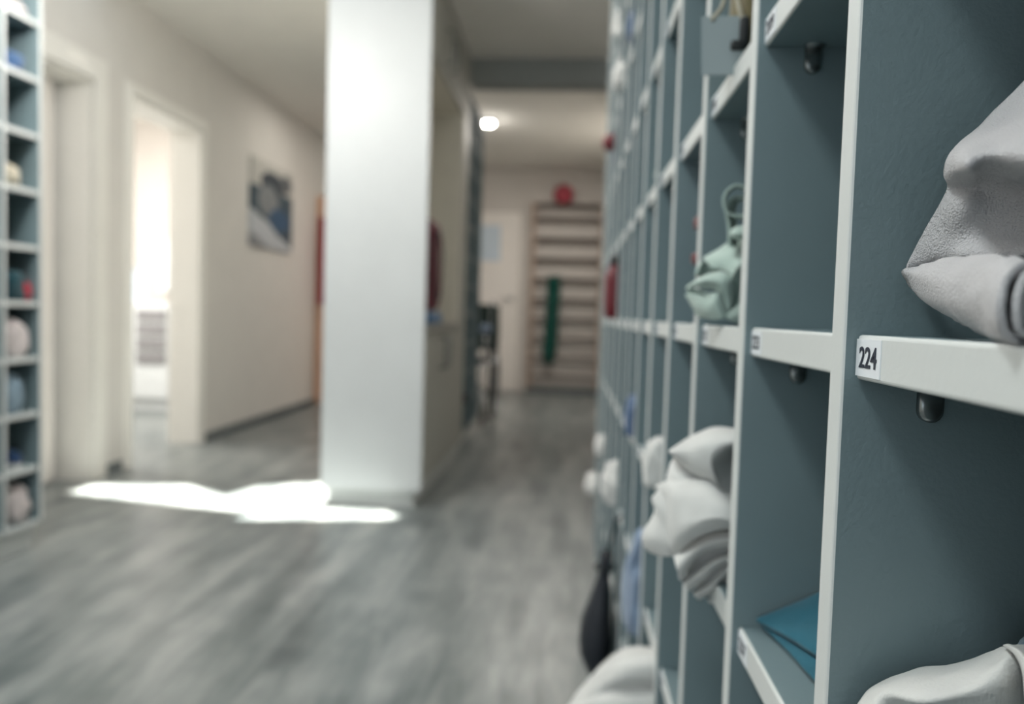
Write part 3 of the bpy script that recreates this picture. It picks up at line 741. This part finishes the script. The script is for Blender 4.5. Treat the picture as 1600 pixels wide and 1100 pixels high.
for k, (A, B) in enumerate([(((1175, 832), (1142, 830), (1108, 836), (1080, 852), (1052, 868)), ((1175, 858), (1144, 855), (1112, 858), (1084, 876), (1066, 908))),
             (((1175, 866), (1145, 864), (1116, 870), (1090, 888), (1066, 905)), ((1175, 882), (1146, 878), (1122, 886), (1100, 906), (1078, 924))),
             (((1175, 886), (1146, 883), (1126, 892), (1108, 908), (1082, 924)), ((1175, 900), (1146, 892), (1132, 904), (1116, 922), (1092, 938))),
             (((1175, 905), (1150, 900), (1136, 912), (1122, 926), (1104, 936)), ((1175, 930), (1152, 926), (1142, 934), (1132, 940), (1118, 944)))]):
    yy = .552+.007*k
    sheet(bm, [[at(x, y, yy+.008+.006*j) for j, (x, y) in enumerate(A)], [at((x+u)/2-2, (y+v)/2, yy-.004+.006*j) for j, ((x, y), (u, v)) in enumerate(zip(A, B))], [at(u, v, yy+.004+.006*j) for j, (u, v) in enumerate(B)], [at(u+2, v-4, yy+.03+.006*j) for j, (u, v) in enumerate(B)]], 5, .003)
sheet(bm, px([[(1175, 826, .575), (1140, 826, .575), (1100, 835, .582), (1062, 862, .595)], [(1175, 870, .58), (1145, 870, .58), (1110, 878, .586), (1076, 900, .60)], [(1175, 925, .585), (1150, 915, .585), (1125, 925, .592), (1100, 932, .604)]]), 5, .004)
cloth('towel', bm, F_['white'], 'big white towel bundle bulging out of a hole two columns beyond 224', 'towel')

# standing card, canvas bag, cord and buckle in hole 208
bm = bmesh.new(); P4 = [at(1096, 26, .603), at(1166, 24, .592), at(1164, 117, .592), at(1096, 117, .603)]
f = [bm.verts.new(p) for p in P4] + [bm.verts.new(p+Vector((.001, .0016, 0))) for p in P4]
for q in ((0, 1, 2, 3), (7, 6, 5, 4), (0, 4, 5, 1), (1, 5, 6, 2), (2, 6, 7, 3), (3, 7, 4, 0)): bm.faces.new([f[i] for i in q])
tag(link('card', bm, mat('grey_card', (.24, .29, .30), .5)), 'small plain grey-green card standing before the khaki bag, upper centre right', 'card')
bg = empty('bag', (.16, .62, 1.081), 'khaki canvas bag with a cream cord behind the small grey card', 'bag')
bm = bmesh.new(); crumple(bm, (0, .005, 0), (.04, .035, .12), 5, .3); link('bag_body', bm, F_['khaki'], bg, True)
bm = bmesh.new(); o_ = Vector(bg.location)
tube(bm, [at(1112, 32, .60)-o_, at(1128, 12, .60)-o_, at(1134, -6, .60)-o_, at(1150, -20, .60)-o_, at(1153, 5, .592)-o_, at(1158, 25, .59)-o_, at(1166, 38, .59)-o_], .0016, 8); link('cord', bm, F_['cream'], bg, True)
bm = bmesh.new(); b0 = at(1162, 48, .588)-o_; box(bm, tuple(b0+Vector((-.003, -.003, -.013))), tuple(b0+Vector((.004, .003, .010))), .002); b0 = at(1150, 72, .586)-o_; box(bm, tuple(b0+Vector((-.004, -.003, -.003))), tuple(b0+Vector((.006, .003, .004))), .0015); link('buckle', bm, M['rubber'], bg, True)

# smaller things further along the unit: (kind, material, x, y, z, size, seed, name, label, category)
items = [
 ('c', F_['white'], .118, .918, .692, (.022, .026, .05), 21, 'towel', 'white towel sticking out just beyond the big white bundle', 'towel'),
 ('c', F_['lblue'], .125, 1.12, .44, (.03, .055, .12), 23, 'towel', 'light blue cloth hanging from a low hole beyond the lowest white towel', 'cloth'),
 ('c', F_['blue'], .125, 1.31, .692, (.022, .04, .06), 24, 'cloth', 'small blue cloth on a shelf just under eye level', 'cloth'),
 ('c', F_['white'], .125, 1.64, .498, (.04, .05, .075), 25, 'towel', 'small white towel in a low hole above the black bag', 'towel'),
 ('c', F_['white'], .115, 2.56, .303, (.04, .055, .06), 26, 'towel', 'white cloth in a low hole at the far end of the right unit', 'cloth'),
 ('c', F_['white'], .12, 2.2, .498, (.03, .05, .05), 27, 'towel', 'tiny white cloth near the far end of the right unit', 'cloth'),
 ('c', F_['blue'], .13, 1.64, 1.471, (.025, .045, .05), 28, 'cloth', 'small blue cloth high on the right unit near the top edge', 'cloth'),
 ('c', F_['white'], .125, 1.98, 1.471, (.03, .05, .06), 29, 'towel', 'white cloth high on the right unit beyond the blue one', 'towel'),
 ('c', F_['white'], .13, 2.17, 1.665, (.03, .05, .06), 30, 'towel', 'white cloth near the ceiling end of the right unit', 'towel'),
 ('c', F_['mint'], .15, 1.12, 1.081, (.03, .05, .03), 31, 'cloth', 'flat pale green cloth on the shelf above eye level', 'cloth'),
]
for kind, m, x, y, z, s, sd, nm, lb, ct in items:
    bm = bmesh.new(); crumple(bm, (x, y, z), s, sd, .35); cloth(nm, bm, m, lb, ct)
bm = bmesh.new()
sheet(bm, px([
 [(938, 1042, 1.01), (955, 1022, 1.00), (985, 1012, .98), (1040, 1012, .96)],
 [(920, 1062, .98), (945, 1038, .94), (982, 1026, .91), (1034, 1026, .885)],
 [(898, 1088, .97), (930, 1066, .93), (972, 1058, .895), (1030, 1056, .88)],
 [(884, 1104, .965), (920, 1092, .92), (960, 1078, .91), (1030, 1076, .895)],
 [(872, 1122, .96), (915, 1112, .91), (970, 1102, .885), (1030, 1098, .875)],
 [(876, 1190, .96), (920, 1190, .92), (970, 1180, .89), (1030, 1170, .88)]]), 6, .02, .003, 25, 8)
cloth('towel', bm, F_['white'], 'white towel hanging far out of a low hole at the bottom of the picture', 'towel')
# red ball on a peg-like strap, dark red bottle
bm = bmesh.new(); bmesh.ops.create_uvsphere(bm, u_segments=24, v_segments=16, radius=.025)
rb = tag(link('ball', bm, M['red'], None, True, (.106, 2.19, 1.379)), 'small dark red ball on a navy cloth high up near the far end', 'ball')
bm = bmesh.new(); folded(bm, (.182, 2.20, 1.2755), (.13, .12, .077), 3, 4); cloth('folded_cloth', bm, F_['navy'], 'navy folded cloth under the small dark red ball in the right unit', 'cloth')
bt = empty('drinking_bottle', (.108, 1.82, .887), 'dark red bottle standing upright at eye level near the far end', 'bottle')
bm = bmesh.new(); tube(bm, [(0, 0, 0), (0, 0, .004), (0, 0, .03), (0, 0, .09), (0, 0, .115), (0, 0, .125)], [.018, .022, .024, .024, .019, .012], 20); link('bottle_body', bm, M['red'], bt, True)
bm = bmesh.new(); tube(bm, [(0, 0, .122), (0, 0, .145), (0, 0, .15)], [.012, .012, .008], 16); link('bottle_cap', bm, M['rubber'], bt, True)
sn = empty('shoe', (.19, .775, .887), 'dark shoe with two red marks hidden in the hole beyond the mint towel', 'shoe')
bm = bmesh.new(); box(bm, (-.04, -.05, 0), (.14, .05, .012), .005, 3); link('sole', bm, M['rubber'], sn, True)
bm = bmesh.new(); crumple(bm, (.06, 0, .012), (.10, .055, .085), 9, .15); link('upper', bm, F_['navy'], sn, True)
bm = bmesh.new(); box(bm, (-.075, -.060, .055), (.02, -.03, .066), .003); link('red_tab', bm, M['red'], sn, True)
bm = bmesh.new(); box(bm, (-.074, -.060, .088), (.03, -.03, .100), .003); link('red_tab', bm, M['red'], sn, True)
tg = link('red_tag', bx((.1055, 1.19, .496), (.1075, 1.215, .506), .001), M['red']); tag(tg, 'tiny red tag stuck on a low shelf edge beside the light blue cloth', 'tag')

# black bag hanging out of a low hole
bb = empty('shoe_bag', (.083, 1.50, .185), 'black drawstring bag hanging from a low hole in front of the right unit', 'bag')
bm = bmesh.new(); rows = []
for z, r, dx in ((.00, .012, .0), (.012, .035, -.004), (.05, .055, -.008), (.10, .055, -.006), (.15, .036, .0), (.19, .022, .004), (.215, .016, .006), (.24, .024, .008)):
    rows.append([Vector((dx + r*.56*math.cos(a*2*PI/18)*(1+.10*math.sin(a*3+z*40)), r*1.25*math.sin(a*2*PI/18)*(1+.08*math.cos(a*4)), z)) for a in range(18)])
vs = [[bm.verts.new(p) for p in r] for r in rows]
for i in range(len(vs)-1):
    for k in range(18): bm.faces.new((vs[i][k], vs[i][(k+1) % 18], vs[i+1][(k+1) % 18], vs[i+1][k]))
bm.faces.new(vs[0]); bm.faces.new(vs[-1])
link('bag_body', bm, M['black'], bb, True)
bm = bmesh.new(); tube(bm, [(.006, .016, .215), (.02, .01, .27), (.025, .0, .31), (.045, 0, .322), (.08, 0, .32)], .003, 8); tube(bm, arc((.006, 0, .215), .019, 0, 2*PI, 16, 'xy')[:-1], .003, 6, True); link('drawstring', bm, M['rubber'], bb, True)

# things in the left-hand unit (column nearest the doorway, then the next one)
ycol = 2.623-PU/2-.002; yc2 = ycol-PU
def litem(row, m, y, lb, ct='cloth', s=(.05, .055, .07), seed=1, nm='cloth', x=-1.93):
    bm = bmesh.new(); crumple(bm, (x, y, ZT[row]), s, seed, .35); return cloth(nm, bm, m, lb, ct)
litem(9, F_['pink'], ycol, 'pale pink and white cloth in the top visible hole of the left unit', seed=41, s=(.045, .05, .04))
litem(9, F_['red'], ycol-.055, 'small red cloth beside the pink one at the top of the left unit', seed=42, s=(.025, .02, .045))
litem(8, F_['blue'], ycol-.01, 'blue cloth in the second visible hole from the top, left unit', seed=43, s=(.05, .045, .06))
litem(6, F_['cream'], ycol-.02, 'cream and green cloth two holes above eye level, left unit', seed=44, s=(.045, .035, .07))
litem(4, F_['darkteal'], ycol-.01, 'dark teal cloth with a red patch in the left unit', seed=45, s=(.05, .05, .10))
litem(4, F_['red'], ycol+.045, 'small red cloth next to the dark teal cloth, left unit', seed=46, s=(.03, .018, .06), x=-1.915)
litem(3, F_['pink'], ycol-.01, 'pale pink cloth piled to a point, left unit', seed=47, s=(.055, .055, .12))
litem(2, F_['greyblue'], ycol-.02, 'grey-blue cloth in the third hole from the bottom, left unit', seed=48, s=(.05, .045, .12))
litem(0, F_['pink'], ycol, 'pale grey-pink cloth in the bottom hole of the left unit', seed=50, s=(.055, .06, .12))
# shoes in the left unit
def shoe(loc, rz, mu, ms, label, k=1.0, group=None):
    t = empty('shoe', loc, label, 'shoe', group, rz); t.scale = (k, k, k)
    bm = bmesh.new(); L_ = .26; prof = []
    def hw(u): return .042*(math.sin(min(1, u*1.25)*PI*.5)**.45)*(1-.18*math.sin(u*PI)) * (1 if u < .82 else math.sqrt(max(.04, 1-((u-.82)/.19)**2)))
    st = [i/14 for i in range(15)]
    lo = [[bm.verts.new((u*L_-.13, s*max(.008, hw(u)), z)) for s in (-1, 1)] for u in st for z in (0,)]
    hi = [[bm.verts.new((u*L_-.13, s*max(.008, hw(u)), .018)) for s in (-1, 1)] for u in st]
    for i in range(14):
        for s in (0, 1): bm.faces.new((lo[i][s], lo[i+1][s], hi[i+1][s], hi[i][s]))
        bm.faces.new((lo[i][0], lo[i][1], lo[i+1][1], lo[i+1][0])); bm.faces.new((hi[i][0], hi[i+1][0], hi[i+1][1], hi[i][1]))
    bm.faces.new((lo[0][0], lo[0][1], hi[0][1], hi[0][0])); bm.faces.new((lo[14][0], lo[14][1], hi[14][1], hi[14][0])); link('sole', bm, ms, t)
    bm = bmesh.new(); rings = []
    for u in st:
        top = .10 - .002 if u < .3 else .10*(1-((u-.3)/.7)**1.2*.62)
        w = max(.006, hw(u)*.94); rings.append([bm.verts.new((u*L_-.13, w*math.cos(a*PI/8)*(1-.35*(a > 0 and a < 8)*math.sin(a*PI/8)**3), .016+top*math.sin(a*PI/8)**.8*.95)) for a in range(9)])
    for i in range(14):
        for a in range(8): bm.faces.new((rings[i][a], rings[i][a+1], rings[i+1][a+1], rings[i+1][a]))
    bm.faces.new(rings[0]); bm.faces.new(rings[-1]); link('upper', bm, mu, t, True)
    bm = bmesh.new()
    for i in range(4):
        x = -.01+i*.022; z = .108-i*.011; tube(bm, [(x, -.026, z-.018), (x, 0, z+.004), (x, .026, z-.018)], .003, 6)
    link('laces', bm, F_['white'], t, True)
    return t
shoe((-2.02, ycol-.0, ZT[1]), 0, F_['navy'], F_['white'], 'x', 1)['label'] = 'navy shoe with white sole low in the left unit, above the bottom hole'
shoe((-2.02, yc2, ZT[5]), 0, F_['blue'], F_['white'], 'blue shoe in the outermost column of the left unit, above eye level')
shoe((-2.02, yc2, ZT[2]), 0, M['darkred'], F_['white'], 'dark red shoe in the outermost column of the left unit')

# dark unit: a few shoes seen only as blurs
shoe((-.80, 5.02, ZT[9]-3*RH), 0, F_['navy'], M['rubber'], 'x')['label'] = 'dark shoe poking out of the dark unit, level with the lamp'
shoe((-.80, 5.19, ZT[4]), 0, F_['greyblue'], F_['white'], 'grey-blue shoe in the dark unit at eye level')
shoe((-.80, 5.36, ZT[7]), 0, F_['navy'], F_['white'], 'navy shoe high in the middle of the dark unit')
shoe((-.77, 5.02, ZT[1]), 0, M['black'], M['rubber'], 'black shoe low in the dark unit beside the cupboard')
